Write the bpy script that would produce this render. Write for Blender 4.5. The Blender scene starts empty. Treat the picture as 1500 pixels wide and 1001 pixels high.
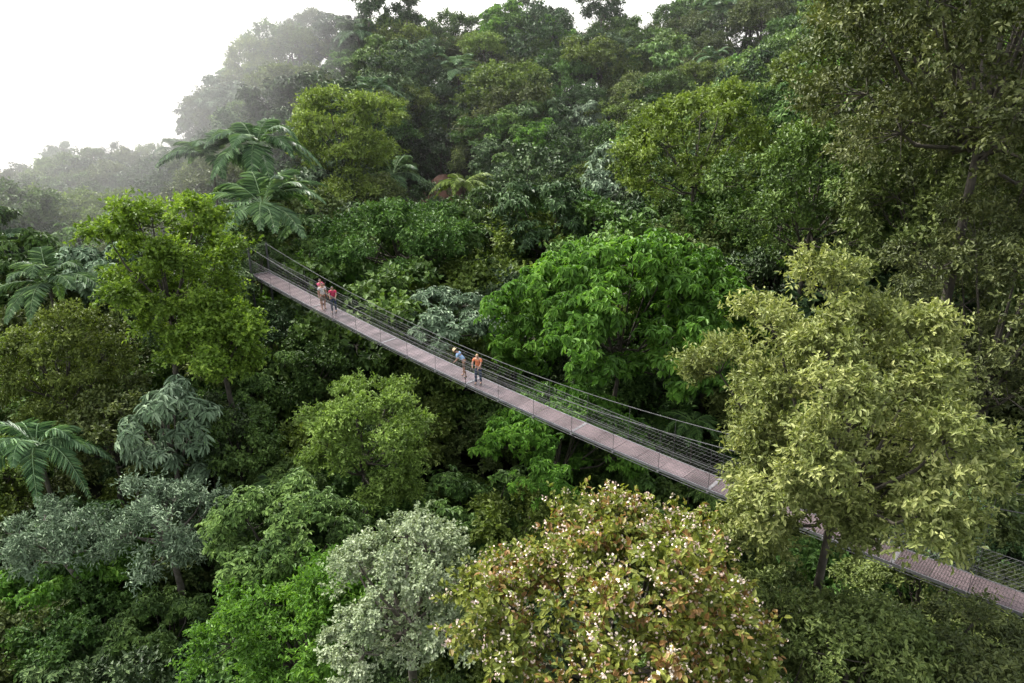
import bpy, math, random
import numpy as np
from mathutils import Vector, Matrix
Z0=45.0
scene=bpy.context.scene
scene.view_settings.view_transform='Standard'
scene.view_settings.look='None'
scene.view_settings.exposure=0
rnd=random.Random(5)

# ---------------------------------------------------------------- materials
def new_mat(name):
    m=bpy.data.materials.new(name); m.use_nodes=True
    nt=m.node_tree; nt.nodes.clear()
    return m,nt,nt.nodes,nt.links
def leaf_mat(name, cols, hue=0.02, val=0.35, trans=0.3, rough=0.5, contrast=True):
    m,nt,N,L=new_mat(name)
    out=N.new('ShaderNodeOutputMaterial')
    att=N.new('ShaderNodeAttribute'); att.attribute_name='tint'
    ramp=N.new('ShaderNodeValToRGB')
    els=ramp.color_ramp.elements
    while len(els)<len(cols): els.new(0.5)
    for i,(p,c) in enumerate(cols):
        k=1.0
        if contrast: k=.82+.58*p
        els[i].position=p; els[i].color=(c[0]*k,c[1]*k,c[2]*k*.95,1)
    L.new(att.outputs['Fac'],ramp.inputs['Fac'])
    oi=N.new('ShaderNodeObjectInfo')
    hs=N.new('ShaderNodeHueSaturation')
    mr=N.new('ShaderNodeMapRange'); mr.inputs['To Min'].default_value=0.5-hue*.7; mr.inputs['To Max'].default_value=0.5+hue*.7
    L.new(oi.outputs['Random'],mr.inputs['Value']); L.new(mr.outputs[0],hs.inputs['Hue'])
    mul=N.new('ShaderNodeMath'); mul.operation='MULTIPLY'; mul.inputs[1].default_value=7.31
    L.new(oi.outputs['Random'],mul.inputs[0])
    fr=N.new('ShaderNodeMath'); fr.operation='FRACT'; L.new(mul.outputs[0],fr.inputs[0])
    mv=N.new('ShaderNodeMapRange'); mv.inputs['To Min'].default_value=1-val; mv.inputs['To Max'].default_value=1+val
    L.new(fr.outputs[0],mv.inputs['Value']); L.new(mv.outputs[0],hs.inputs['Value'])
    L.new(ramp.outputs['Color'],hs.inputs['Color'])
    p=N.new('ShaderNodeBsdfPrincipled'); p.inputs['Roughness'].default_value=rough
    p.inputs['Specular IOR Level'].default_value=0.25
    L.new(hs.outputs['Color'],p.inputs['Base Color'])
    if trans>0:
        t=N.new('ShaderNodeBsdfTranslucent')
        mx=N.new('ShaderNodeMix'); mx.data_type='RGBA'; mx.blend_type='MULTIPLY'; mx.inputs[0].default_value=1
        L.new(hs.outputs['Color'],mx.inputs[6]); mx.inputs[7].default_value=(1.4,1.5,0.55,1)
        L.new(mx.outputs[2],t.inputs['Color'])
        ms=N.new('ShaderNodeMixShader'); ms.inputs[0].default_value=trans
        L.new(p.outputs[0],ms.inputs[1]); L.new(t.outputs[0],ms.inputs[2])
        L.new(ms.outputs[0],out.inputs['Surface'])
    else: L.new(p.outputs[0],out.inputs['Surface'])
    return m
def simple_mat(name,col,rough=0.7,metal=0.0,noise=None,scale=5.0,bump=0.0,obj=True):
    m,nt,N,L=new_mat(name)
    out=N.new('ShaderNodeOutputMaterial'); p=N.new('ShaderNodeBsdfPrincipled')
    p.inputs['Roughness'].default_value=rough; p.inputs['Metallic'].default_value=metal
    p.inputs['Base Color'].default_value=(*col,1)
    if noise:
        tc=N.new('ShaderNodeTexCoord'); n=N.new('ShaderNodeTexNoise'); n.inputs['Scale'].default_value=scale; n.inputs['Detail'].default_value=6
        L.new(tc.outputs['Object'],n.inputs['Vector'])
        r=N.new('ShaderNodeValToRGB'); r.color_ramp.elements[0].position=0.35; r.color_ramp.elements[1].position=0.65
        r.color_ramp.elements[0].color=(*col,1); r.color_ramp.elements[1].color=(*noise,1)
        L.new(n.outputs['Fac'],r.inputs['Fac']); L.new(r.outputs['Color'],p.inputs['Base Color'])
        if bump:
            b=N.new('ShaderNodeBump'); b.inputs['Strength'].default_value=bump; L.new(n.outputs['Fac'],b.inputs['Height']); L.new(b.outputs[0],p.inputs['Normal'])
    L.new(p.outputs[0],out.inputs['Surface'])
    return m

bark=simple_mat('bark',(0.045,0.038,0.028),0.85,noise=(0.09,0.078,0.058),scale=3,bump=0.4)
bark_pale=simple_mat('bark_pale',(0.18,0.16,0.13),0.8,noise=(0.09,0.075,0.06),scale=3,bump=0.3)
LM={}
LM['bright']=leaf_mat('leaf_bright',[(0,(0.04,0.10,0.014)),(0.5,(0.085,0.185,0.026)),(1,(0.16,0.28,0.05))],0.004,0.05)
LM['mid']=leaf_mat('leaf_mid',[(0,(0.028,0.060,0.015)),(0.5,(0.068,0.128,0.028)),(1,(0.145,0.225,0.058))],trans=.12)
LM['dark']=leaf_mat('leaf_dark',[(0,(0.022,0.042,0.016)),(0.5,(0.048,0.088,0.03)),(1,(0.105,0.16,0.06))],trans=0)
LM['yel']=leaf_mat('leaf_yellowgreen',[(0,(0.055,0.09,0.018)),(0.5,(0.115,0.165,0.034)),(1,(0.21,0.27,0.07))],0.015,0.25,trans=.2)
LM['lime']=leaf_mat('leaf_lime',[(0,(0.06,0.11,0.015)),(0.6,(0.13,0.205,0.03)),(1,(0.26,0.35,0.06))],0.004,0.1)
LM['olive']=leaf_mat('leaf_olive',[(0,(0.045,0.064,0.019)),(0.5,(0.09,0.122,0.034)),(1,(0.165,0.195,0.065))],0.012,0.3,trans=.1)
LM['olive_pale']=leaf_mat('leaf_olive_pale',[(0,(0.08,0.105,0.03)),(0.5,(0.17,0.20,0.062)),(1,(0.33,0.34,0.145))],0.003,0.04,trans=.2)  # paler olive leaf ramp, used on the big right-hand tree
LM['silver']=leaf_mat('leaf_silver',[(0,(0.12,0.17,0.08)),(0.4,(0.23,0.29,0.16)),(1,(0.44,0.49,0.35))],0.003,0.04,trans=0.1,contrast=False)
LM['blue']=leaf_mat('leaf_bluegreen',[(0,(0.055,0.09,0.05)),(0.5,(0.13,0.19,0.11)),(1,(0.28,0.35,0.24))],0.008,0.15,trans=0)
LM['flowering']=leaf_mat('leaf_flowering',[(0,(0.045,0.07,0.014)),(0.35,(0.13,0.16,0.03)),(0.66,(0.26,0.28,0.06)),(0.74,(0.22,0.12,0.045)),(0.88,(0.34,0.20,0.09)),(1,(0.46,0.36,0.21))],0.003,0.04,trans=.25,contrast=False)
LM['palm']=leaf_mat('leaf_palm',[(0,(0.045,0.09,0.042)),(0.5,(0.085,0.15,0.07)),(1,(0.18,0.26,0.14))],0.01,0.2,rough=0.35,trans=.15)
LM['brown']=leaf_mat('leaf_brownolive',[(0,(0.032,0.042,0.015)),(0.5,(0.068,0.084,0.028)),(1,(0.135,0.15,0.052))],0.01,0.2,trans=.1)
petal=simple_mat('petal',(0.62,0.45,0.38),0.6,noise=(0.68,0.60,0.48),scale=2)

# ---------------------------------------------------------------- mesh builder
class MB:
    def __init__(s): s.V=[];s.F=[];s.M=[];s.T=[];s.n=0
    def add(s,V,F,m,T):
        V=np.asarray(V,dtype=np.float64).reshape(-1,3);F=np.asarray(F,dtype=np.int64).reshape(-1,4)
        s.V.append(V);s.F.append(F+s.n);s.M.append(np.full(len(F),m,dtype=np.int32))
        s.T.append(np.broadcast_to(np.asarray(T,dtype=np.float64),(len(V),)));s.n+=len(V)
    def mesh(s,name,mats,smooth_idx=()):
        V=np.concatenate(s.V);F=np.concatenate(s.F);M=np.concatenate(s.M);T=np.concatenate(s.T)
        me=bpy.data.meshes.new(name)
        me.vertices.add(len(V));me.vertices.foreach_set('co',V.astype(np.float32).ravel())
        me.loops.add(len(F)*4);me.loops.foreach_set('vertex_index',F.astype(np.int32).ravel())
        me.polygons.add(len(F));me.polygons.foreach_set('loop_start',np.arange(0,len(F)*4,4,dtype=np.int32))
        me.polygons.foreach_set('loop_total',np.full(len(F),4,dtype=np.int32))
        for m in mats: me.materials.append(m)
        me.polygons.foreach_set('material_index',M)
        a=me.attributes.new('tint','FLOAT','POINT');a.data.foreach_set('value',T.astype(np.float32))
        sm=np.isin(M,list(smooth_idx));me.polygons.foreach_set('use_smooth',sm)
        me.update(calc_edges=True)
        return me
def nrm(a): return a/(np.linalg.norm(a,axis=-1,keepdims=True)+1e-9)
def tube(mb,pts,rad,sides,m,t=0.5):
    pts=np.asarray(pts,float);n=len(pts);rad=np.asarray(rad,float)
    tg=nrm(np.gradient(pts,axis=0))
    ref=np.array([0,0,1.0]) if abs(tg[0,2])<0.8 else np.array([1.0,0,0])
    a=nrm(np.cross(tg,ref));b=np.cross(tg,a)
    ang=np.arange(sides)*2*math.pi/sides
    V=pts[:,None,:]+rad[:,None,None]*(np.cos(ang)[None,:,None]*a[:,None,:]+np.sin(ang)[None,:,None]*b[:,None,:])
    i=np.arange(n-1)[:,None]*sides;j=np.arange(sides)[None,:];k=(j+1)%sides
    F=np.stack([i+j,i+k,i+sides+k,i+sides+j],-1).reshape(-1,4)
    mb.add(V.reshape(-1,3),F,m,t)
def leaves(mb,P,D,U,Ln,W,T,m,fold=0.25,droop=0.15,simple=False):
    P=np.asarray(P);n=len(P);D=nrm(D);S=nrm(np.cross(D,U));Nn=np.cross(S,D)
    Ln=np.asarray(Ln)[:,None];W=np.asarray(W)[:,None]
    if simple:
        l1=P+D*Ln*0.45+S*W*0.5+Nn*W*fold*.8;r1=P+D*Ln*0.45-S*W*0.5+Nn*W*fold*.5
        tip=P+D*Ln-Nn*Ln*droop
        V=np.stack([P,l1,tip,r1],1).reshape(-1,3)
        mb.add(V,np.arange(n*4).reshape(-1,4),m,np.repeat(T,4));return
    l1=P+D*Ln*0.3+S*W*0.42+Nn*W*fold*.8
    l2=P+D*Ln*0.68+S*W*0.40+Nn*W*fold*.7-Nn*Ln*droop*.4
    r1=P+D*Ln*0.3-S*W*0.42+Nn*W*fold*.8
    r2=P+D*Ln*0.68-S*W*0.40+Nn*W*fold*.7-Nn*Ln*droop*.4
    tip=P+D*Ln-Nn*Ln*droop
    V=np.stack([P,l1,l2,tip,r2,r1],1).reshape(-1,3)
    b=np.arange(n)[:,None]*6
    F=np.concatenate([b+np.array([0,1,2,3]),b+np.array([0,3,4,5])],0)
    mb.add(V,F,m,np.repeat(T,6))

def tree_mesh(name,seed,R,Rz,H,leaf,lobes=9,puffs=8,puff_r=None,twigs=20,lpt=10,LL=0.3,LW=0.13,
              droop=0.2,rosette=False,trunk_r=0.22,bk=None,flower=0,low=-0.25,flat=0.6,lean=0.0,open_=0.0,simple=None,
              lobr=(.28,.44),lobd=(.5,.74)):
    g=np.random.default_rng(seed);mb=MB()
    if simple is None: simple=(LL>=.25 and not rosette)
    if puff_r is None: puff_r=R*0.24
    C=np.array([g.normal()*0.3+lean,g.normal()*0.3,H])
    fork=C-np.array([0,0,Rz*0.75])
    tp=[np.array([0,0,-1.0])]
    for t in (0.3,0.6,0.85): tp.append(fork*t+g.normal(size=3)*np.array([.18,.18,0]))
    tp.append(fork);tp.append(C+np.array([0,0,Rz*0.1]))
    tube(mb,tp,np.array([1.5,1.0,.85,.75,.62,.3])*trunk_r,8,0)
    sc=np.array([1,1,Rz/R])
    PC=[];PD=[]
    for i in range(lobes):
        z=low+(0.98-low)*(i+0.5)/lobes; a=i*2.39996+g.uniform(-.35,.35)
        rr=math.sqrt(max(0,1-z*z)); d=np.array([rr*math.cos(a),rr*math.sin(a),z])
        ld=g.uniform(*lobd)*R*(1+0.12*math.sin(3*a+seed))
        lr=R*g.uniform(*lobr)
        lc=C+d*ld*sc
        mid=(fork+lc)/2+np.array([0,0,-0.08*R])+g.normal(size=3)*0.1
        st=fork+(C-fork)*g.uniform(0,0.7)
        tube(mb,[st,st*.5+mid*.5+g.normal(size=3)*.05,mid*.4+lc*.6,lc],np.array([.42,.34,.25,.12])*trunk_r,4,0)
        pd=nrm(g.normal(size=(puffs,3))+d*0.9+np.array([0,0,0.55]))
        pp=lc+pd*lr*g.uniform(0.55,1.05,size=(puffs,1))*np.array([1,1,0.8*min(1.2,Rz/R*1.1)])
        for q in range(puffs):
            e=pp[q]; tube(mb,[lc,(lc+e)/2+np.array([0,0,-.05]),e],np.array([.10,.07,.03])*trunk_r*1.3,3,0)
        PC.append(pp);PD.append(pd)
    PC=np.concatenate(PC);PD=np.concatenate(PD);npf=len(PC)
    keep=g.random(npf)>=open_;PC=PC[keep];PD=PD[keep];npf=len(PC)
    pt=g.uniform(0,1,npf)
    nt=npf*twigs
    ci=np.repeat(np.arange(npf),twigs)
    pr=puff_r*g.uniform(0.6,1.35,npf)
    td=nrm(g.normal(size=(nt,3))+PD[ci]*0.7+np.array([0,0,0.45]))
    tpz=PC[ci]+td*(pr[ci]*g.uniform(0.25,1.0,nt)*np.where(g.random(nt)<.08,1.4,1))[:,None]*np.array([1,1,flat])
    nl=nt*lpt;ti=np.repeat(np.arange(nt),lpt)
    k=np.tile(np.arange(lpt),nt)
    up=np.array([0,0,1.0])
    if rosette:
        az=k*2*math.pi/lpt+g.uniform(0,6.28,nt)[ti]+g.normal(0,.15,nl)
        ax=nrm(td+up*1.2+g.normal(size=(nt,3))*.2)
        a1=nrm(np.cross(ax,np.array([1.0,0.2,0])));a2=np.cross(ax,a1)
        D=a1[ti]*np.cos(az)[:,None]+a2[ti]*np.sin(az)[:,None]+up*(0.25-droop*1.0)+g.normal(size=(nl,3))*.2
        P=tpz[ti]+D*0.02
        U=ax[ti]*1.0+up*.3
    else:
        tl=LL*1.3
        P=tpz[ti]+td[ti]*(((k+.5)/lpt-.5)*tl*1.6)[:,None]+g.normal(size=(nl,3))*LL*.22
        D=td[ti]*.6+g.normal(size=(nl,3))*.75-up*droop
        U=up*.9+td[ti]*.45+g.normal(size=(nl,3))*.45
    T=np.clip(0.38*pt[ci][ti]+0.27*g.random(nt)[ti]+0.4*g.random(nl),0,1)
    s=g.uniform(0.65,1.2,nl)
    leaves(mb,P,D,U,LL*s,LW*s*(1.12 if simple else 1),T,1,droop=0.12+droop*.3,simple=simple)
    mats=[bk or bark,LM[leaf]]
    if flower:
        nf=int(nt*flower);sel=g.choice(nt,nf,replace=False)
        fp=np.repeat(tpz[sel]+td[sel]*LL*1.15,6,axis=0)+g.normal(size=(nf*6,3))*.06
        leaves(mb,fp,g.normal(size=(nf*6,3)),g.normal(size=(nf*6,3)),np.full(nf*6,.085),np.full(nf*6,.07),g.random(nf*6),2)
        mats.append(petal)
    return mb.mesh(name,mats,(0,))

def palm_mesh(name,seed,H,n=16,L=4.5,leafl=0.8,leafw=0.07,mat='palm',tr=0.14,el=(10,70),pairs=42,arch=0.55):
    g=np.random.default_rng(seed);mb=MB()
    top=np.array([g.normal()*.4,g.normal()*.4,H])
    tube(mb,[(0,0,-1),top*.35+g.normal(size=3)*.1,top*.7,top],[tr*1.3,tr,tr*.9,tr*.8],8,0)
    for i in range(n):
        a=i*2.39996+g.normal()*.15;e=math.radians(g.uniform(*el));Lf=L*g.uniform(.8,1.1)
        h=np.array([math.cos(a),math.sin(a),0]);t=np.linspace(0,1,12)
        dr=Lf*arch*g.uniform(.8,1.25)
        pts=top+h*(Lf*math.cos(e)*t*(1-.12*t))[:,None]+np.array([0,0,1.0])*(Lf*math.sin(e)*t-dr*t**2.2)[:,None]
        tube(mb,pts,np.linspace(.035,.008,12),4,1,0.9)
        tt=np.linspace(.14,.99,pairs)
        cp=np.stack([np.interp(tt,t,pts[:,j]) for j in range(3)],1)
        tg=nrm(np.stack([np.interp(tt,t,np.gradient(pts[:,j])) for j in range(3)],1))
        side=nrm(np.cross(tg,np.array([0,0,1.0])));upn=np.cross(side,tg)
        prof=np.sin(np.clip(tt,.0,1)**.7*math.pi*.93+.12)*.9+.12
        for sg in (-1,1):
            D=side*sg*.85+tg*(.35+.5*tt[:,None])+upn*.12-np.array([0,0,1.0])*.22+g.normal(size=(pairs,3))*.08
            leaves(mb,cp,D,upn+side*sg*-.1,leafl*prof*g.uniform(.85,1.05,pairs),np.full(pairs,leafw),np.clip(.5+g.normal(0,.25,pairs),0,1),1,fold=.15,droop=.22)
    return mb.mesh(name,[bark,LM[mat]],(0,))

def put(name,me,loc,rot=0,sc=1,parent=None):
    o=bpy.data.objects.new(name,me);scene.collection.objects.link(o)
    o.location=loc;o.rotation_euler=(0,0,rot);o.scale=(sc,)*3 if not hasattr(sc,'__len__') else sc
    if parent: o.parent=parent
    return o

# ---------------------------------------------------------------- land form
def sst(x,a,b):
    t=np.clip((x-a)/(b-a),0,1);return t*t*(3-2*t)
def canopy(x,y):
    c=np.interp(y,[-1500,-60,10,20,32,42,55,80,100,125,147,180,260,500,1500],[-40,-10,-21,-23,-26,-22,-15.5,-12,-6,2.2,9.3,0,-45,-110,-160])
    drop=sst((-x)-0.27*y,0,30)*np.interp(y,[60,100,135,200],[0,8,21,34])
    drop=drop+sst(-x,70,300)*sst(y,60,130)*60
    rise=14*sst(x,8,36)*sst(y,32,52)*(1-sst(y,75,105))+11*sst(x,15,60)*sst(y,75,105)*(1-sst(y,200,400))
    c=c-drop+rise
    c=c+2.5*np.exp(-((x+30)/12)**2-((y-40)/15)**2)
    c=c-3.0*np.exp(-((x+9+0.03*(y-90))/7)**2)*sst(y,60,90)*(1-sst(y,125,140))
    c=c+1.3*np.sin(x*.11+1.3)*np.cos(y*.09)+.8*np.sin(x*.23+y*.19)
    return c+Z0
def ground(x,y):
    return canopy(x,y)-11.5+7.0*np.exp(-((x+10)/3.0)**2-((y-103)/9)**2)
def bridge_y(x): return 35.2-0.9*x
def deck_z(x): return Z0-16.55+0.0029*(x-14)**2

n=240;u=np.linspace(-1,1,n)
gx=np.sign(u)*(np.abs(u)*120+np.abs(u)**5*1400);gy=gx+60
X,Y=np.meshgrid(gx,gy);Zg=ground(X,Y)
g0=np.random.default_rng(1);Zg=Zg+g0.normal(0,.2,Zg.shape)
mb=MB();i=np.arange(n-1);I,J=np.meshgrid(i,i)
F=np.stack([J*n+I,J*n+I+1,(J+1)*n+I+1,(J+1)*n+I],-1).reshape(-1,4)
mb.add(np.stack([X,Y,Zg],-1).reshape(-1,3),F,0,0)
m,nt,N,L=new_mat('forest_floor')
out=N.new('ShaderNodeOutputMaterial');p=N.new('ShaderNodeBsdfPrincipled');p.inputs['Roughness'].default_value=.9
geo=N.new('ShaderNodeNewGeometry');no=N.new('ShaderNodeTexNoise');no.inputs['Scale'].default_value=.6;no.inputs['Detail'].default_value=8
L.new(geo.outputs['Position'],no.inputs['Vector'])
r=N.new('ShaderNodeValToRGB');r.color_ramp.elements[0].position=.35;r.color_ramp.elements[0].color=(.018,.025,.010,1);r.color_ramp.elements[1].position=.7;r.color_ramp.elements[1].color=(.04,.042,.018,1)
L.new(no.outputs['Fac'],r.inputs['Fac'])
vd=N.new('ShaderNodeVectorMath');vd.operation='SUBTRACT';vd.inputs[1].default_value=(-10,103,Z0-12)
L.new(geo.outputs['Position'],vd.inputs[0])
vs=N.new('ShaderNodeVectorMath');vs.operation='MULTIPLY';vs.inputs[1].default_value=(.16,.07,.02);L.new(vd.outputs[0],vs.inputs[0])
vl=N.new('ShaderNodeVectorMath');vl.operation='LENGTH';L.new(vs.outputs[0],vl.inputs[0])
ad=N.new('ShaderNodeMath');ad.operation='ADD';L.new(vl.outputs['Value'],ad.inputs[0]);L.new(no.outputs['Fac'],ad.inputs[1])
mr=N.new('ShaderNodeMapRange');mr.inputs['From Min'].default_value=1.3;mr.inputs['From Max'].default_value=.8;L.new(ad.outputs[0],mr.inputs['Value'])
mx=N.new('ShaderNodeMix');mx.data_type='RGBA';L.new(mr.outputs[0],mx.inputs[0]);L.new(r.outputs[0],mx.inputs[6]);mx.inputs[7].default_value=(.13,.06,.035,1)
L.new(mx.outputs[2],p.inputs['Base Color']);bp=N.new('ShaderNodeBump');bp.inputs['Strength'].default_value=.5;L.new(no.outputs['Fac'],bp.inputs['Height']);L.new(bp.outputs[0],p.inputs['Normal'])
L.new(p.outputs[0],out.inputs['Surface'])
put('ground',mb.mesh('ground',[m],(0,)),(0,0,0))

# ---------------------------------------------------------------- individual trees
heroes=[]
def hero(name,seed,x,y,z,R,Rz,leaf,rot=0,**k):
    gz=float(ground(x,y));H=z+Z0-gz
    me=tree_mesh(name,seed,R,Rz,max(H,3),leaf,**k)
    o=put(name,me,(x,y,gz),0);heroes.append((x,y,R*.95,z+Z0));return o
hero('flowering_tree',11,3.2,16.6,-15.0,4.2,3.5,'flowering',lobes=26,puffs=8,twigs=20,lpt=9,LL=.2,LW=.12,flower=.36,droop=.05,puff_r=.75,flat=.95,lobr=(.2,.36),lobd=(.5,.84))
hero('broadleaf_tree',12,10.0,19.3,-9.9,4.2,4.7,'olive_pale',lobes=36,puffs=9,twigs=26,lpt=10,LL=.18,LW=.08,puff_r=.72,droop=.1,low=-.97,trunk_r=.2,flat=.7,lobr=(.18,.32),lobd=(.48,.86))
hero('broadleaf_tree',13,6.6,46.5,-14.8,7.8,5.9,'bright',lobes=24,puffs=9,twigs=22,lpt=9,LL=.46,LW=.2,rosette=True,droop=.6,puff_r=1.4,low=-.6,lobr=(.22,.38),lobd=(.5,.84))
hero('broadleaf_tree',14,2.6,40.5,-21.3,4.8,3.8,'bright',lobes=12,puffs=9,twigs=20,lpt=9,LL=.36,LW=.15,rosette=True,droop=.6,puff_r=1.1)
hero('silver_leaf_tree',15,-3.0,20.0,-16.0,3.0,2.9,'silver',lobes=22,puffs=9,twigs=20,lpt=10,LL=.115,LW=.08,puff_r=.5,droop=.05,bk=bark_pale,low=-.9,open_=.1,lobr=(.2,.36),lobd=(.5,.88))
hero('broadleaf_tree',16,-19.8,40.6,-10.6,4.2,4.6,'lime',lobes=16,puffs=9,twigs=24,lpt=10,LL=.25,LW=.14,puff_r=.95,droop=.1,low=-.9,open_=.05,lobr=(.2,.36),lobd=(.5,.88))
hero('broadleaf_tree',37,-16.8,39.0,-14.0,2.6,2.7,'lime',lobes=10,puffs=8,twigs=22,lpt=10,LL=.25,LW=.14,puff_r=.75,droop=.1,low=-.8)
hero('broadleaf_tree',17,-8.2,34.0,-17.8,3.5,3.2,'yel',lobes=16,puffs=9,twigs=22,lpt=10,LL=.19,LW=.09,puff_r=.75,droop=.1,low=-.8,lobr=(.2,.36),lobd=(.5,.88))
hero('silver_leaf_tree',18,-21.2,29.5,-20.4,2.3,1.8,'blue',lobes=10,puffs=6,twigs=18,lpt=9,LL=.24,LW=.07,puff_r=.6,bk=bark_pale,open_=.15,flat=.9,low=-.7)
hero('silver_leaf_tree',19,-16.5,29.7,-20.4,2.8,2.0,'blue',lobes=12,puffs=6,twigs=18,lpt=9,LL=.24,LW=.07,puff_r=.65,bk=bark_pale,open_=.15,flat=.9,low=-.7)
hero('broadleaf_tree',20,-27,40,-16.5,3.6,3.8,'yel',lobes=14,puffs=8,twigs=22,lpt=10,LL=.26,LW=.1,puff_r=.9,droop=.3,low=-.9)
hero('cecropia_tree',21,-18.2,34.2,-17.6,2.1,3.1,'blue',lobes=12,puffs=5,twigs=8,lpt=9,LL=.55,LW=.17,rosette=True,droop=.6,puff_r=.7,bk=bark_pale,low=-.95)
hero('broadleaf_tree',22,-9.4,27.6,-19.8,3.6,3.0,'mid',lobes=14,puffs=8,twigs=24,lpt=10,LL=.26,LW=.12,rosette=True,droop=.4,puff_r=.85,low=-.5)
hero('broadleaf_tree',23,-8.5,22.5,-20.2,3.4,2.8,'bright',lobes=14,puffs=8,twigs=22,lpt=9,LL=.2,LW=.09,droop=.3,puff_r=.8,low=-.5)
hero('umbrella_tree',24,-19.8,87,-6.5,6.0,7,'yel',lobes=13,puffs=8,twigs=18,lpt=9,LL=.5,LW=.2,flat=.25,puff_r=1.5,low=-.8,lobr=(.2,.36),lobd=(.5,.88))
hero('umbrella_tree',25,-9.8,61.5,-13.2,7,3.4,'mid',lobes=16,puffs=8,twigs=20,lpt=9,LL=.38,LW=.16,flat=.22,puff_r=1.4,low=-.7,lobr=(.2,.36),lobd=(.5,.85))
hero('cecropia_tree',26,-4.2,49.5,-16.3,4.2,2.1,'blue',lobes=10,puffs=7,twigs=14,lpt=9,LL=.38,LW=.14,rosette=True,droop=.35,puff_r=.95,flat=.4)
hero('rainforest_giant_tree',27,20.5,33.5,1.0,7.4,6.6,'brown',lobes=32,puffs=9,twigs=20,lpt=9,LL=.26,LW=.13,puff_r=1.3,low=-.97,trunk_r=.3,lobr=(.2,.36),lobd=(.4,.85))
hero('rainforest_giant_tree',28,27,50,1.0,8.5,8,'olive',lobes=22,puffs=9,twigs=18,lpt=9,LL=.38,LW=.17,puff_r=1.7,low=-.95,trunk_r=.35)
hero('broadleaf_tree',29,24,40,-7.0,6.0,5.4,'olive',lobes=20,puffs=8,twigs=20,lpt=9,LL=.3,LW=.14,puff_r=1.3,low=-.9)
hero('broadleaf_tree',30,18.5,46,-7.5,5.6,5.2,'mid',lobes=16,puffs=8,twigs=18,lpt=9,LL=.3,LW=.14,puff_r=1.2,low=-.9)
hero('broadleaf_tree',31,18.0,24.5,-21.5,4.2,3.0,'olive',lobes=12,puffs=8,twigs=22,lpt=9,LL=.22,LW=.1,puff_r=.9)
hero('broadleaf_tree',35,21.6,30.0,-10.3,4.8,5.8,'brown',lobes=22,puffs=8,twigs=20,lpt=9,LL=.22,LW=.11,puff_r=1.0,low=-.98)
hero('umbrella_tree',36,16,64,-6.0,6.5,6,'yel',lobes=14,puffs=8,twigs=18,lpt=9,LL=.4,LW=.17,puff_r=1.4,low=-.8,flat=.3)
hero('broadleaf_tree',38,9.4,16.8,-16.6,2.9,2.5,'olive',lobes=14,puffs=8,twigs=24,lpt=9,LL=.17,LW=.08,puff_r=.7,low=-.5)
hero('broadleaf_tree',39,13.8,17.4,-18.0,3.1,2.6,'brown',lobes=13,puffs=8,twigs=24,lpt=9,LL=.18,LW=.08,puff_r=.75,low=-.5)
hero('rainforest_giant_tree',32,-25.5,141,12.5,3.2,4.2,'dark',lobes=9,puffs=6,twigs=12,lpt=8,LL=.55,LW=.26,puff_r=1.0,low=-.8,open_=.25,bk=bark_pale)
hero('rainforest_giant_tree',33,-19,143,10.5,2.4,3.2,'dark',lobes=7,puffs=6,twigs=12,lpt=8,LL=.55,LW=.26,puff_r=.85,low=-.8,open_=.25,bk=bark_pale)
hero('rainforest_giant_tree',34,16,143,12,4.0,4.2,'dark',lobes=9,puffs=6,twigs=12,lpt=8,LL=.55,LW=.26,puff_r=1.1,low=-.8,open_=.2,bk=bark_pale)
def palm(name,seed,x,y,z,**k):
    gz=float(ground(x,y));me=palm_mesh(name,seed,z+Z0-gz,**k);put(name,me,(x,y,gz));heroes.append((x,y,4.0,z+Z0))
palm('palm_tree',1,-19.8,57.5,-9.6,n=20,L=7.0,leafl=1.35,leafw=.17,el=(5,60))
palm('palm_tree',2,-24.5,72,-6.3,n=18,L=7.2,leafl=1.4,leafw=.18,el=(5,60))
palm('palm_tree',3,-30,74,-7.5,n=16,L=6.5,leafl=1.3,leafw=.18,el=(5,60))
palm('palm_tree',4,-30.5,47,-13.0,n=16,L=5.4,leafl=1.0,leafw=.12)
palm('palm_tree',5,-24.5,34.5,-18.2,n=16,L=4.6,leafl=.9,leafw=.1,arch=.8)
palm('tree_fern',6,-11.5,38.5,-19.0,n=18,L=2.4,leafl=.5,leafw=.09,pairs=30,mat='yel',el=(5,40),tr=.08)
palm('tree_fern',7,-12.5,33.5,-20.3,n=18,L=2.2,leafl=.5,leafw=.09,pairs=30,mat='mid',el=(5,40),tr=.08)
palm('tree_fern',8,11.5,40,-19.5,n=18,L=2.4,leafl=.5,leafw=.09,pairs=30,mat='mid',el=(5,40),tr=.08)
palm('tree_fern',9,-5,80,-11,n=18,L=4.5,leafl=1.0,leafw=.16,pairs=30,mat='yel',el=(5,45),tr=.1)
palm('tree_fern',10,-.3,17.5,-19.0,n=16,L=2.0,leafl=.42,leafw=.08,pairs=30,mat='yel',el=(5,40),tr=.08)

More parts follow.
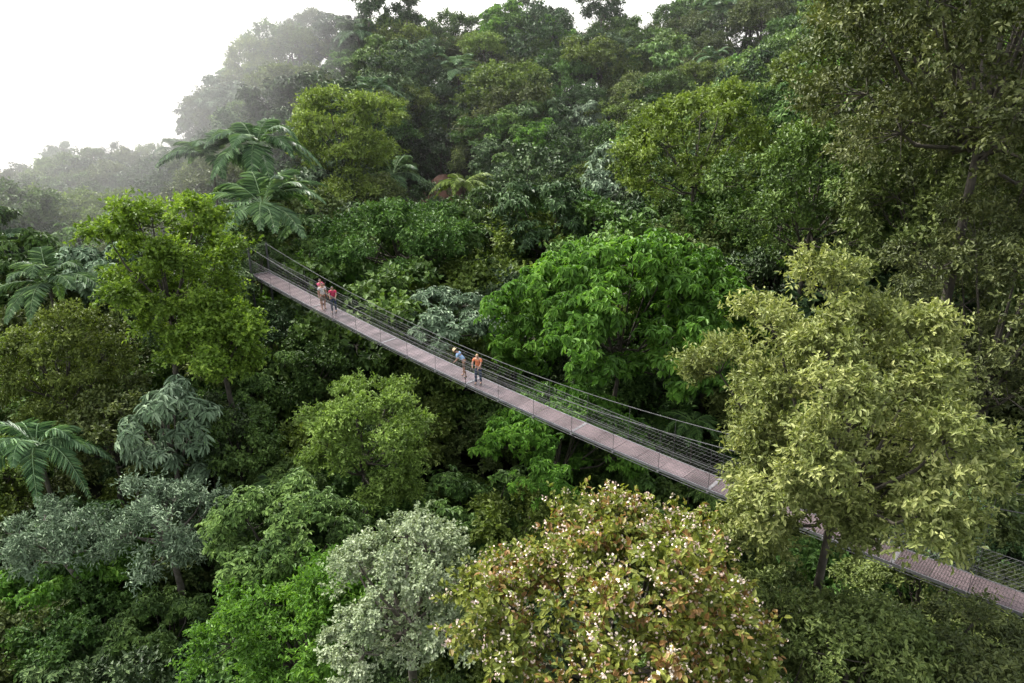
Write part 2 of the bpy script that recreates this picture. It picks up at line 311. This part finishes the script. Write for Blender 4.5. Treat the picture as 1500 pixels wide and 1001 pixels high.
# ---------------------------------------------------------------- forest mass (instanced)
forest=bpy.data.objects.new('rainforest',None);scene.collection.objects.link(forest)
arch=[]
specs=[('mid',{}),('dark',{}),('yel',dict(flat=.35)),('mid',dict(rosette=True,droop=.5,LL=.46)),('olive',{}),('dark',dict(rosette=True,droop=.4,LL=.5)),
       ('mid',dict(flat=.3,LL=.34)),('olive',dict(flat=.4)),('dark',dict(LL=.32,low=-.9)),('bright',dict(rosette=True,droop=.6,LL=.45)),('blue',dict(rosette=True,droop=.5,LL=.5,open_=.2)),('yel',dict(LL=.3))]
for a,(lf,kw) in enumerate(specs):
    k=dict(lobes=14,puffs=7,twigs=11,lpt=8,LL=.38,LW=.2,puff_r=1.0,low=-.6,droop=.15,simple=True,lobr=(.22,.38),lobd=(.5,.88));k.update(kw)
    RR=[4.2,4.6,3.8,4.4,4.2,4.8,4.5,4.0,3.7,4.0,3.2,3.9][a];RZ=RR*[.95,1.1,.6,.9,1.0,.8,.6,.8,1.5,.8,.7,1.2][a]
    H=13-RZ
    arch.append((tree_mesh('forest_tree_%d'%a,100+a,RR,RZ,max(H,RZ*1.0),lf,**k),RR,max(H,RZ)+RZ))
wts=[16,12,11,9,12,9,11,9,9,3,3,9]
pa=palm_mesh('forest_palm',50,10.5,n=14,L=4.4,leafl=.95,leafw=.12);fa=palm_mesh('forest_fern',51,8,n=16,L=2.8,leafl=.6,leafw=.1,pairs=30,mat='mid',el=(5,45),tr=.1)
cnt=0
def try_place(x,y,layer):
    global cnt
    if abs(x)>0.78*max(y,0)+12: return
    top=float(canopy(x,y))+rnd.uniform(-3.2,2.4)
    ai=rnd.choices(range(len(arch)),wts)[0];me,RR,TH=arch[ai]
    sc=rnd.choice([.65,.85,1.0,1.15,1.4])*rnd.uniform(.9,1.1)
    top+=(sc-1)*4
    if y>125: top+=rnd.choice([0,0,1,2])
    if y<45: sc=min(sc,1.1)*.82
    if layer==1: top-=rnd.uniform(3,6);sc*=.7
    if layer==2: top-=rnd.uniform(6,8.5);sc*=.55
    r=RR*sc
    if abs(x+10)<2.6 and 92<y<110: return
    if abs(x+9)<5 and 76<y<=92: top-=3;sc*=.6;r*=.6
    dd=(y-bridge_y(x))/1.345
    if dd<r+1.5 and -19.5<x<40:
        if abs(dd)<r+1.5:
            top=min(top,float(deck_z(x))-2.6)
        else:
            t=35.2/max(y+.9*x,1)
            if t>1:
                lim=Z0+(float(deck_z(min(max(t*x,-18),40)))-Z0)/t-1.0
                if -18.5<t*(x+r*.7): top=min(top,lim)
    for hx,hy,hr,hz in heroes:
        d=math.hypot(x-hx,y-hy)
        if d<hr*.7+r*.5: top=min(top,hz-hr*.45)
        if hy>y and hy-y<16 and abs(x-hx*y/hy)<hr*.8+r*.5:
            top=min(top,Z0+(hz-hr*.5-Z0)*y/hy)
    g2=float(ground(x,y))
    gz=max(top-TH*sc,g2-5)
    rr=rnd.random()
    if rr<.05: me=pa;gz=top-11.5*sc-1
    elif rr<.08 or (layer==2 and rr<.3): me=fa;gz=top-8.5*sc-1
    put('tree',me,(x,y,gz),rnd.uniform(0,6.28),(sc*rnd.uniform(.9,1.1),sc*rnd.uniform(.9,1.1),sc),forest);cnt+=1
for layer,sp in ((0,5.4),(1,8.4),(2,5.8)):
    y=4.0
    while y<(158 if layer<2 else 54):
        s=sp*(.8 if y<60 else 1.0)*(1.12 if y>110 else 1)
        x=-.78*max(y,0)-14
        while x<.78*max(y,0)+14:
            if not(y<14 and abs(x)<6): try_place(x+rnd.uniform(-.42,.42)*s,y+rnd.uniform(-.42,.42)*s,layer)
            x+=s
        y+=s*.9
print('instances',cnt)
# undergrowth crowding the bridge landing and the feet of the big trees
for (x,y,t,ai,sc) in [(-21.5,56,-10.6,0,.75),(-17.0,57,-12.0,3,.65),(-23.5,51,-11.3,1,.8),(-20.6,49.6,-12.6,5,.5),(-16.8,48.6,-15.0,1,.6),(-13.5,45.6,-16.4,0,.6),(-20,46,-14.5,4,.7),(-16.5,45,-17,3,.7),(-18.9,52.9,-11.2,8,.3),
    (-15.6,36.6,-17.2,0,.6),(-13.2,35.4,-19.5,3,.6),(-17.5,37.2,-17.0,1,.6),(-22.8,37.5,-16.5,4,.7),(-20.5,27.2,-22.6,0,.6),(-16.2,27.0,-22.4,3,.6),(-12.8,26.5,-22.6,1,.6),(-18.3,25.4,-23.5,5,.6),(-24,26.5,-22.8,4,.7),(-26,33,-21.5,1,.7),(-22.5,32,-20.5,3,.6),
    (-2.8,18.2,-18.6,0,.4),(-5.2,20.6,-19.8,1,.45),(6.6,19.6,-18.6,0,.5),(11.9,18.6,-15.6,7,.5),(8.2,18.6,-15.2,4,.45),(17.5,25.8,-15.5,1,.5),(19.5,27,-14.6,4,.6)]:
    put('tree',arch[ai][0],(x,y,t+Z0-arch[ai][2]*sc),x,sc,forest)

# ---------------------------------------------------------------- suspension bridge
br=bpy.data.objects.new('suspension_bridge',None);scene.collection.objects.link(br)
XA,XB=-18.3,33.0
nv=np.array([.669,.743,0]);tv=np.array([.743,-.669,0])
def bp_(x,lat=0,h=0):
    x=np.asarray(x,float);return np.stack([x,bridge_y(x),deck_z(x)],-1)+nv*np.asarray(lat)[...,None]+np.array([0,0,1.])*np.asarray(h)[...,None]
m,nt,N,L=new_mat('deck_grating');out=N.new('ShaderNodeOutputMaterial');p=N.new('ShaderNodeBsdfPrincipled');p.inputs['Metallic'].default_value=.3;p.inputs['Roughness'].default_value=.42
at=N.new('ShaderNodeAttribute');at.attribute_name='tint';tc=N.new('ShaderNodeTexCoord')
mp=N.new('ShaderNodeMapping');mp.inputs['Rotation'].default_value=(0,0,math.radians(42));L.new(tc.outputs['Object'],mp.inputs['Vector'])
ck=N.new('ShaderNodeTexVoronoi');ck.inputs['Scale'].default_value=11;ck.inputs['Randomness'].default_value=.15;L.new(mp.outputs[0],ck.inputs['Vector'])
r=N.new('ShaderNodeValToRGB');r.color_ramp.elements[0].position=.24;r.color_ramp.elements[0].color=(.03,.022,.022,1);r.color_ramp.elements[1].position=.44;r.color_ramp.elements[1].color=(.21,.158,.165,1)
L.new(ck.outputs['Distance'],r.inputs['Fac'])
no=N.new('ShaderNodeTexNoise');no.inputs['Scale'].default_value=1.3;no.inputs['Detail'].default_value=6;L.new(tc.outputs['Object'],no.inputs['Vector'])
sm=N.new('ShaderNodeMath');sm.operation='MULTIPLY_ADD';L.new(at.outputs['Fac'],sm.inputs[0]);sm.inputs[1].default_value=.25;L.new(no.outputs['Fac'],sm.inputs[2])
mr=N.new('ShaderNodeMapRange');mr.inputs['From Min'].default_value=.35;mr.inputs['From Max'].default_value=1.0;mr.inputs['To Min'].default_value=.6;mr.inputs['To Max'].default_value=1.35;L.new(sm.outputs[0],mr.inputs['Value'])
hs=N.new('ShaderNodeHueSaturation');L.new(mr.outputs[0],hs.inputs['Value']);L.new(r.outputs[0],hs.inputs['Color']);L.new(hs.outputs[0],p.inputs['Base Color']);L.new(p.outputs[0],out.inputs['Surface'])
deckm=m
steel=simple_mat('galvanised_steel',(.26,.25,.26),.45,.5,noise=(.36,.35,.36),scale=2)
cablem=simple_mat('steel_cable',(.13,.13,.13),.5,.5,noise=(.08,.08,.08),scale=3)
def boxes(mb,c,a,b,cc,t):
    n=len(c);s=[(-1,-1,-1),(1,-1,-1),(1,1,-1),(-1,1,-1),(-1,-1,1),(1,-1,1),(1,1,1),(-1,1,1)]
    V=np.stack([c+a*q[0]+b*q[1]+cc*q[2] for q in s],1).reshape(-1,3)
    f=np.array([[0,3,2,1],[4,5,6,7],[0,1,5,4],[1,2,6,5],[2,3,7,6],[3,0,4,7]])
    F=(np.arange(n)[:,None,None]*8+f[None]).reshape(-1,4);mb.add(V,F,0,np.repeat(t,8))
W=.57
gq=np.random.default_rng(9)
xs=np.arange(XA,XB,.9);cpt=bp_(xs+.45);dx=bp_(xs+.9)-bp_(xs)
mb=MB();ones=np.ones((len(xs),1))
boxes(mb,cpt,dx*.492,ones*nv*W,ones*np.array([0,0,.015]),gq.random(len(xs)));put('deck',mb.mesh('deck',[deckm]),(0,0,0),parent=br)
mb=MB()
for lat in (-W-.03,W+.03):
    xx=np.linspace(XA,XB,140);q=bp_(xx,np.full(140,lat),np.full(140,-.03));q0=(q[1:]+q[:-1])/2;dd=(q[1:]-q[:-1])/2
    boxes(mb,q0,dd,np.ones((139,1))*nv*.025,np.ones((139,1))*np.array([0,0,.06]),np.zeros(139))
xc=np.arange(XA,XB,1.8)
q=bp_(xc,np.zeros(len(xc)),np.full(len(xc),-.10));boxes(mb,q,np.ones((len(xc),1))*tv*.05,np.ones((len(xc),1))*nv*(W+.1),np.ones((len(xc),1))*np.array([0,0,.045]),np.zeros(len(xc)))
xp=xc[::3]
q=bp_(xp,np.zeros(len(xp)),np.full(len(xp),.022));boxes(mb,q,np.ones((len(xp),1))*tv*.07,np.ones((len(xp),1))*nv*(W-.01),np.ones((len(xp),1))*np.array([0,0,.006]),np.zeros(len(xp)))
put('frame',mb.mesh('frame',[steel]),(0,0,0),parent=br)
def cable_h(x): return 1.35+.0058*(x+3)**2*np.where(np.asarray(x)<-3,.55,1.0)
mbc=MB()
xx=np.linspace(XA,XB,90)
for s in (-1,1):
    tube(mbc,bp_(xx,np.full(90,s*(W+.12)),cable_h(xx)),np.full(90,.018),6,0)
    tube(mbc,bp_(xx,np.full(90,s*(W+.10)),np.full(90,1.12)),np.full(90,.013),5,0)
    for h in (.2,.4,.6,.8,.98): tube(mbc,bp_(xx,np.full(90,s*(W+.08)),np.full(90,h)),np.full(90,.0065),4,0)
    tube(mbc,bp_(xx,np.full(90,s*(W+.05)),np.full(90,-.18)),np.full(90,.016),5,0)
    for x in xc:
        a=bp_(np.array([x,x]),np.array([s*(W+.06)]*2),np.array([-.1,float(cable_h(x))]));tube(mbc,a,[.012,.012],4,0)
    for x in np.arange(XA,XB-1,.14):
        for k in (0,1.1/1.345):
            x0=x+k;x1=x+1.1/1.345-k
            a=bp_(np.array([x0,x1]),np.array([s*(W+.07)]*2),np.array([0.0,1.12]));tube(mbc,a,[.0035,.0035],3,0)
put('cables_and_mesh',mbc.mesh('cables_and_mesh',[cablem]),(0,0,0),parent=br)
mbt=MB()
for X_ in (XA,XB):
    b=bp_(np.array([X_]))[0];gz=float(ground(b[0],b[1]));ht=float(cable_h(X_))+.1
    for s in (-1,1):
        a=b+nv*s*(W+.15);tube(mbt,[(a[0],a[1],gz-1),(a[0],a[1],b[2]),(a[0],a[1],b[2]+ht)],[.10,.08,.05],10,0)
    for h in (-.3,):
        tube(mbt,[b+nv*-(W+.15)+np.array([0,0,h]),b+nv*(W+.15)+np.array([0,0,h])],[.05,.05],8,0)
put('towers',mbt.mesh('towers',[cablem],(0,)),(0,0,0),parent=br)

# ---------------------------------------------------------------- people
skin_m=simple_mat('skin',(.40,.22,.15),.55,noise=(.45,.26,.18),scale=20)
def cloth(n,c): return simple_mat(n,c,.85,noise=tuple(v*.75 for v in c),scale=9,bump=.3)
dark=simple_mat('dark_detail',(.02,.015,.012),.5)
def skin_obj(name,verts,edges,rad,mat,parent,sub=1,root=0):
    me=bpy.data.meshes.new(name);me.from_pydata([tuple(v) for v in verts],edges,[]);me.materials.append(mat)
    o=bpy.data.objects.new(name,me);scene.collection.objects.link(o);o.parent=parent
    md=o.modifiers.new('s','SKIN');md.use_smooth_shade=True
    for i_,r_ in enumerate(rad):
        r2=r_ if hasattr(r_,'__len__') else (r_,r_)
        me.skin_vertices[0].data[i_].radius=r2
        me.skin_vertices[0].data[i_].use_root=(i_==root)
    sb=o.modifiers.new('u','SUBSURF');sb.levels=sub;sb.render_levels=max(sub,2)
    return o
def person(name,bx,lat,head,shirt,pants,hairm,lean=0,headpitch=0,arms='down',shorts=True,hat=None,pack=None,scale=1.0,stride=.08,female=False,shoe=None):
    e=bpy.data.objects.new(name,None);scene.collection.objects.link(e)
    pz=bp_(np.array([bx]),np.array([lat]),np.array([.017]))[0];e.location=pz;e.rotation_euler=(0,0,head);e.scale=(scale,)*3
    cl,sl=math.cos(lean),math.sin(lean)
    def up(x,y,z):
        dz=z-.93;dy=y
        return (x,dy*cl+dz*sl,.93+dz*cl-dy*sl)
    sw=.17 if female else .195
    hipx=.095
    V=[(0,0,.95),up(0,.0,1.10),up(0,.01,1.28),up(0,0,1.40),up(0,.0,1.47)]
    R=[(.14,.105),(.125,.09),(.155,.105),(.12,.075),(.055,.055)]
    E=[(0,1),(1,2),(2,3),(3,4)]
    hp=headpitch
    def hd(x,y,z):
        c,s=math.cos(hp),math.sin(hp);dy,dz=y,z-1.50
        return up(x,dy*c+dz*s,1.50+dz*c-dy*s)
    V+= [hd(0,.01,1.53),hd(0,.015,1.60),hd(0,.005,1.67)];R+=[.058,(.076,.088),(.068,.080)];E+=[(4,5),(5,6),(6,7)]
    legs=[];armsP=[]
    for s in (-1,1):
        st=stride*s
        k0=len(V);hp_=(s*hipx,0,.90);kn=(s*.11,.03+st*.6,.49);an=(s*.11,-.02+st,.09);to=(s*.13,.12+st,.035);hl=(s*.11,-.05+st,.045)
        V+=[hp_,kn,an,to];R+=[(.088,.088),(.056,.058),(.038,.04),(.035,.028)];E+=[(0,k0),(k0,k0+1),(k0+1,k0+2),(k0+2,k0+3)]
        legs.append((hp_,kn,an,to,hl))
        k0=len(V);sh=up(s*sw,0,1.395)
        if arms=='rail': el=up(s*(sw+.07),.14,1.16);wr=(s*(sw+.02),.38+sl*.3,1.13)
        elif arms=='reach': el=up(s*(sw+.04),.18,1.20);wr=(s*.16,el[1]+.17,el[2]-.16)
        elif arms=='photo': el=up(s*(sw+.05),.16,1.22);wr=up(s*.08,.30,1.40)
        else: el=up(s*(sw+.06),-.02,1.12);wr=(el[0]+s*.015,el[1]+.09,el[2]-.25)
        ha=tuple(wr[j]+(wr[j]-el[j])*.30 for j in range(3))
        V+=[sh,el,wr,ha];R+=[(.058,.058),(.041,.041),(.028,.024),(.034,.018)];E+=[(3,k0),(k0,k0+1),(k0+1,k0+2),(k0+2,k0+3)]
        armsP.append((sh,el,wr,ha,s))
    skin_obj('body',V,E,R,skin_m,e,1,0)
    FV=[];FE=[];FR=[]
    for sh,el,wr,ha,s in armsP:
        w=Vector(wr);h=Vector(ha);d=(h-w).normalized();side=d.cross(Vector((0,0,1)))
        if side.length<.2: side=Vector((1,0,0))
        side.normalize();dn=d.cross(side).normalized()
        if dn.z>0: dn=-dn
        for f,(o_,l_) in enumerate([(-.03,.062),(-.010,.074),(.010,.078),(.029,.068)]):
            k0=len(FV);b=w+d*.05+side*o_*.8;c1=h+side*o_+d*.01;c2=c1+d*l_*.5+dn*.012;c3=c2+d*l_*.35+dn*.03
            FV+=[b,c1,c2,c3];FR+=[.010,.0095,.0085,.007];FE+=[(k0,k0+1),(k0+1,k0+2),(k0+2,k0+3)]
        k0=len(FV);b=w+d*.03;FV+=[b,b+side*(-.042)+d*.02+dn*.01,b+side*(-.058)+d*.055+dn*.02];FR+=[.012,.011,.009];FE+=[(k0,k0+1),(k0+1,k0+2)]
    skin_obj('fingers',FV,FE,FR,skin_m,e,0,0)
    V=[(0,0,.93),up(0,0,1.10),up(0,.01,1.28),up(0,0,1.40),up(0,0,1.445)];R=[(.162,.125),(.145,.108),(.172,.122),(.138,.09),(.07,.066)];E=[(0,1),(1,2),(2,3),(3,4)]
    for sh,el,wr,ha,s in armsP:
        k0=len(V);m_=tuple(sh[j]+(el[j]-sh[j])*.62 for j in range(3));V+=[sh,m_];R+=[(.073,.073),(.064,.064)];E+=[(3,k0),(k0,k0+1)]
    skin_obj('shirt',V,E,R,shirt,e,1,0)
    V=[(0,0,1.0),(0,0,.92)];R=[(.15,.115),(.158,.125)];E=[(0,1)]
    for hp_,kn,an,to,hl in legs:
        k0=len(V)
        if shorts:
            e_=tuple(hp_[j]+(kn[j]-hp_[j])*.85 for j in range(3));V+=[(hp_[0],hp_[1],.86),e_];R+=[(.105,.105),(.088,.088)];E+=[(1,k0),(k0,k0+1)]
        else:
            e_=(an[0],an[1],an[2]+.01);V+=[(hp_[0],hp_[1],.86),kn,e_];R+=[(.103,.103),(.075,.075),(.06,.06)];E+=[(1,k0),(k0,k0+1),(k0+1,k0+2)]
    skin_obj('shorts' if shorts else 'trousers',V,E,R,pants,e,1,0)
    V=[];E=[];R=[]
    for hp_,kn,an,to,hl in legs:
        k0=len(V);V+=[(an[0],an[1],.10),hl,(to[0]*.97,to[1]-.08,.045),to];R+=[.048,(.046,.042),(.048,.036),(.042,.026)];E+=[(k0,k0+1),(k0+1,k0+2),(k0+2,k0+3)]
    skin_obj('shoes',V,E,R,shoe or dark,e,1,0)
    V=[hd(0,-.03,1.55),hd(0,-.025,1.63),hd(0,-.005,1.695)];R=[(.066,.05),(.082,.08),(.066,.076)]
    if female: V=[hd(0,-.07,1.40)]+V;R=[(.05,.03)]+R
    skin_obj('hair',V,[(i_,i_+1) for i_ in range(len(V)-1)],R,hairm,e,1,0)
    import bmesh
    def blob(nm,c,r,mt):
        me=bpy.data.meshes.new(nm);b=bmesh.new();bmesh.ops.create_uvsphere(b,u_segments=10,v_segments=8,radius=1)
        bmesh.ops.scale(b,vec=r,verts=b.verts);b.to_mesh(me);b.free();me.materials.append(mt)
        for p_ in me.polygons:p_.use_smooth=True
        o=bpy.data.objects.new(nm,me);scene.collection.objects.link(o);o.parent=e;o.location=c;o.rotation_euler=(-(lean+hp),0,0)
    for s in (-1,1):
        blob('eye',hd(s*.031,.088,1.61),(.012,.008,.008),dark);blob('ear',hd(s*.077,.0,1.60),(.012,.02,.032),skin_m)
    blob('nose',hd(0,.103,1.585),(.013,.018,.022),skin_m);blob('mouth',hd(0,.090,1.548),(.026,.008,.007),simple_mat('lips',(.35,.12,.1)))
    if hat:
        me=bpy.data.meshes.new('hat');b=bmesh.new()
        prof=[(.0,.115),(.05,.112),(.085,.09),(.098,.03),(.10,.0),(.15,-.012),(.165,-.012),(.165,-.018),(.10,-.01)]
        rings=[]
        for rr,zz in prof:
            rings.append([b.verts.new((max(rr,.001)*math.cos(2*math.pi*q/20),max(rr,.001)*1.08*math.sin(2*math.pi*q/20),zz)) for q in range(20)])
        for a_,b_ in zip(rings[:-1],rings[1:]):
            for q in range(20): b.faces.new((a_[q],a_[(q+1)%20],b_[(q+1)%20],b_[q]))
        b.to_mesh(me);b.free();me.materials.append(hat)
        for p_ in me.polygons:p_.use_smooth=True
        o=bpy.data.objects.new('hat',me);scene.collection.objects.link(o);o.parent=e;o.location=hd(0,-.005,1.665);o.rotation_euler=(-(lean+hp),0,0)
    return e
hb=simple_mat('hair_brown',(.05,.03,.02),.6);hbl=simple_mat('hair_black',(.012,.01,.01),.5)
orange=cloth('orange_cotton',(.78,.24,.11));blue=cloth('blue_cotton',(.32,.48,.70));khaki=cloth('khaki',(.22,.15,.10));jean=cloth('jeans',(.04,.06,.11))
red=cloth('crimson_cotton',(.62,.05,.12));pink=cloth('pink_cotton',(.74,.13,.24));white=cloth('white_cotton',(.74,.70,.68));straw=cloth('straw',(.64,.50,.30))
person('hiker',-1.75,-.12,math.radians(160),orange,jean,simple_mat('hair_blond',(.40,.24,.12),.6),lean=.12,headpitch=.45,arms='reach',shorts=False,hat=None,stride=.06,scale=1.06)
person('hiker',-2.6,-.05,math.radians(75),blue,khaki,hb,lean=.75,headpitch=.2,arms='reach',shorts=True,hat=straw,stride=.1,scale=1.06)
person('hiker',-12.85,.15,math.radians(235),pink,khaki,hbl,headpitch=.1,arms='photo',shorts=True,female=True,scale=1.06)
person('hiker',-12.3,-.2,math.radians(210),white,khaki,hb,headpitch=.3,arms='down',shorts=True,hat=None,scale=1.06)
person('hiker',-11.7,.05,math.radians(190),red,jean,hbl,lean=.1,headpitch=.3,arms='reach',shorts=False,female=True,scale=1.06)

# ---------------------------------------------------------------- thin haze volume, plus an added box for glare
def haze_glare(name,x0,x1,y0,y1,z0,z1,dens,an=.45):
    me=bpy.data.meshes.new(name)
    v=[(x,y,z) for z in (z0,z1) for y in (y0,y1) for x in (x0,x1)]
    me.from_pydata(v,[],[(0,2,3,1),(4,5,7,6),(0,1,5,4),(2,6,7,3),(0,4,6,2),(1,3,7,5)])
    m,nt,N,L=new_mat(name);out=N.new('ShaderNodeOutputMaterial');s=N.new('ShaderNodeVolumeScatter')
    s.inputs['Color'].default_value=(1,1,1,1);s.inputs['Density'].default_value=dens;s.inputs['Anisotropy'].default_value=an
    L.new(s.outputs[0],out.inputs['Volume']);me.materials.append(m)
    put(name,me,(0,0,0))
haze_glare('haze_glare',-220,120,62,300,Z0-60,Z0+45,.0004,.4)
haze_glare('haze_glare',-219,-25,58,299,Z0-59,Z0+44,.0058,.6)  # added dense scattering box, stands in for lens glare over the left ridge
# ---------------------------------------------------------------- light
w=bpy.data.worlds.new('World');scene.world=w;w.use_nodes=True;nt=w.node_tree;N=nt.nodes;L=nt.links;N.clear()
out=N.new('ShaderNodeOutputWorld');bg=N.new('ShaderNodeBackground');sky=N.new('ShaderNodeTexSky');sky.sky_type='NISHITA';sky.sun_disc=False
SE=math.radians(46);SA=math.radians(-55)
sky.sun_elevation=SE;sky.sun_rotation=SA;sky.dust_density=4;sky.air_density=1.2;sky.ozone_density=1
tc=N.new('ShaderNodeTexCoord');sp=N.new('ShaderNodeSeparateXYZ');L.new(tc.outputs['Generated'],sp.inputs[0])
mxx=N.new('ShaderNodeMath');mxx.operation='MAXIMUM';mxx.inputs[1].default_value=.06;L.new(sp.outputs['Z'],mxx.inputs[0])
cb=N.new('ShaderNodeCombineXYZ');L.new(sp.outputs['X'],cb.inputs[0]);L.new(sp.outputs['Y'],cb.inputs[1]);L.new(mxx.outputs[0],cb.inputs[2]);L.new(cb.outputs[0],sky.inputs['Vector'])
hs=N.new('ShaderNodeHueSaturation');hs.inputs['Saturation'].default_value=.28;hs.inputs['Value'].default_value=2.75;L.new(sky.outputs[0],hs.inputs['Color']);L.new(hs.outputs[0],bg.inputs['Color']);bg.inputs['Strength'].default_value=.15
L.new(bg.outputs[0],out.inputs['Surface'])
sd=bpy.data.lights.new('sun','SUN');sd.energy=5.0;sd.angle=math.radians(4);sd.color=(1,.97,.88)
so=bpy.data.objects.new('sun',sd);scene.collection.objects.link(so)
dirv=Vector((math.sin(SA)*math.cos(SE),math.cos(SA)*math.cos(SE),math.sin(SE)))
so.rotation_euler=dirv.to_track_quat('Z','Y').to_euler();so.location=(0,0,120)
# ---------------------------------------------------------------- camera
cd=bpy.data.cameras.new('camera');cd.lens=25.7;cd.sensor_width=36;cd.clip_end=6000
co=bpy.data.objects.new('camera',cd);scene.collection.objects.link(co);co.location=(0,0,Z0);co.rotation_euler=(math.radians(70),0,0);scene.camera=co
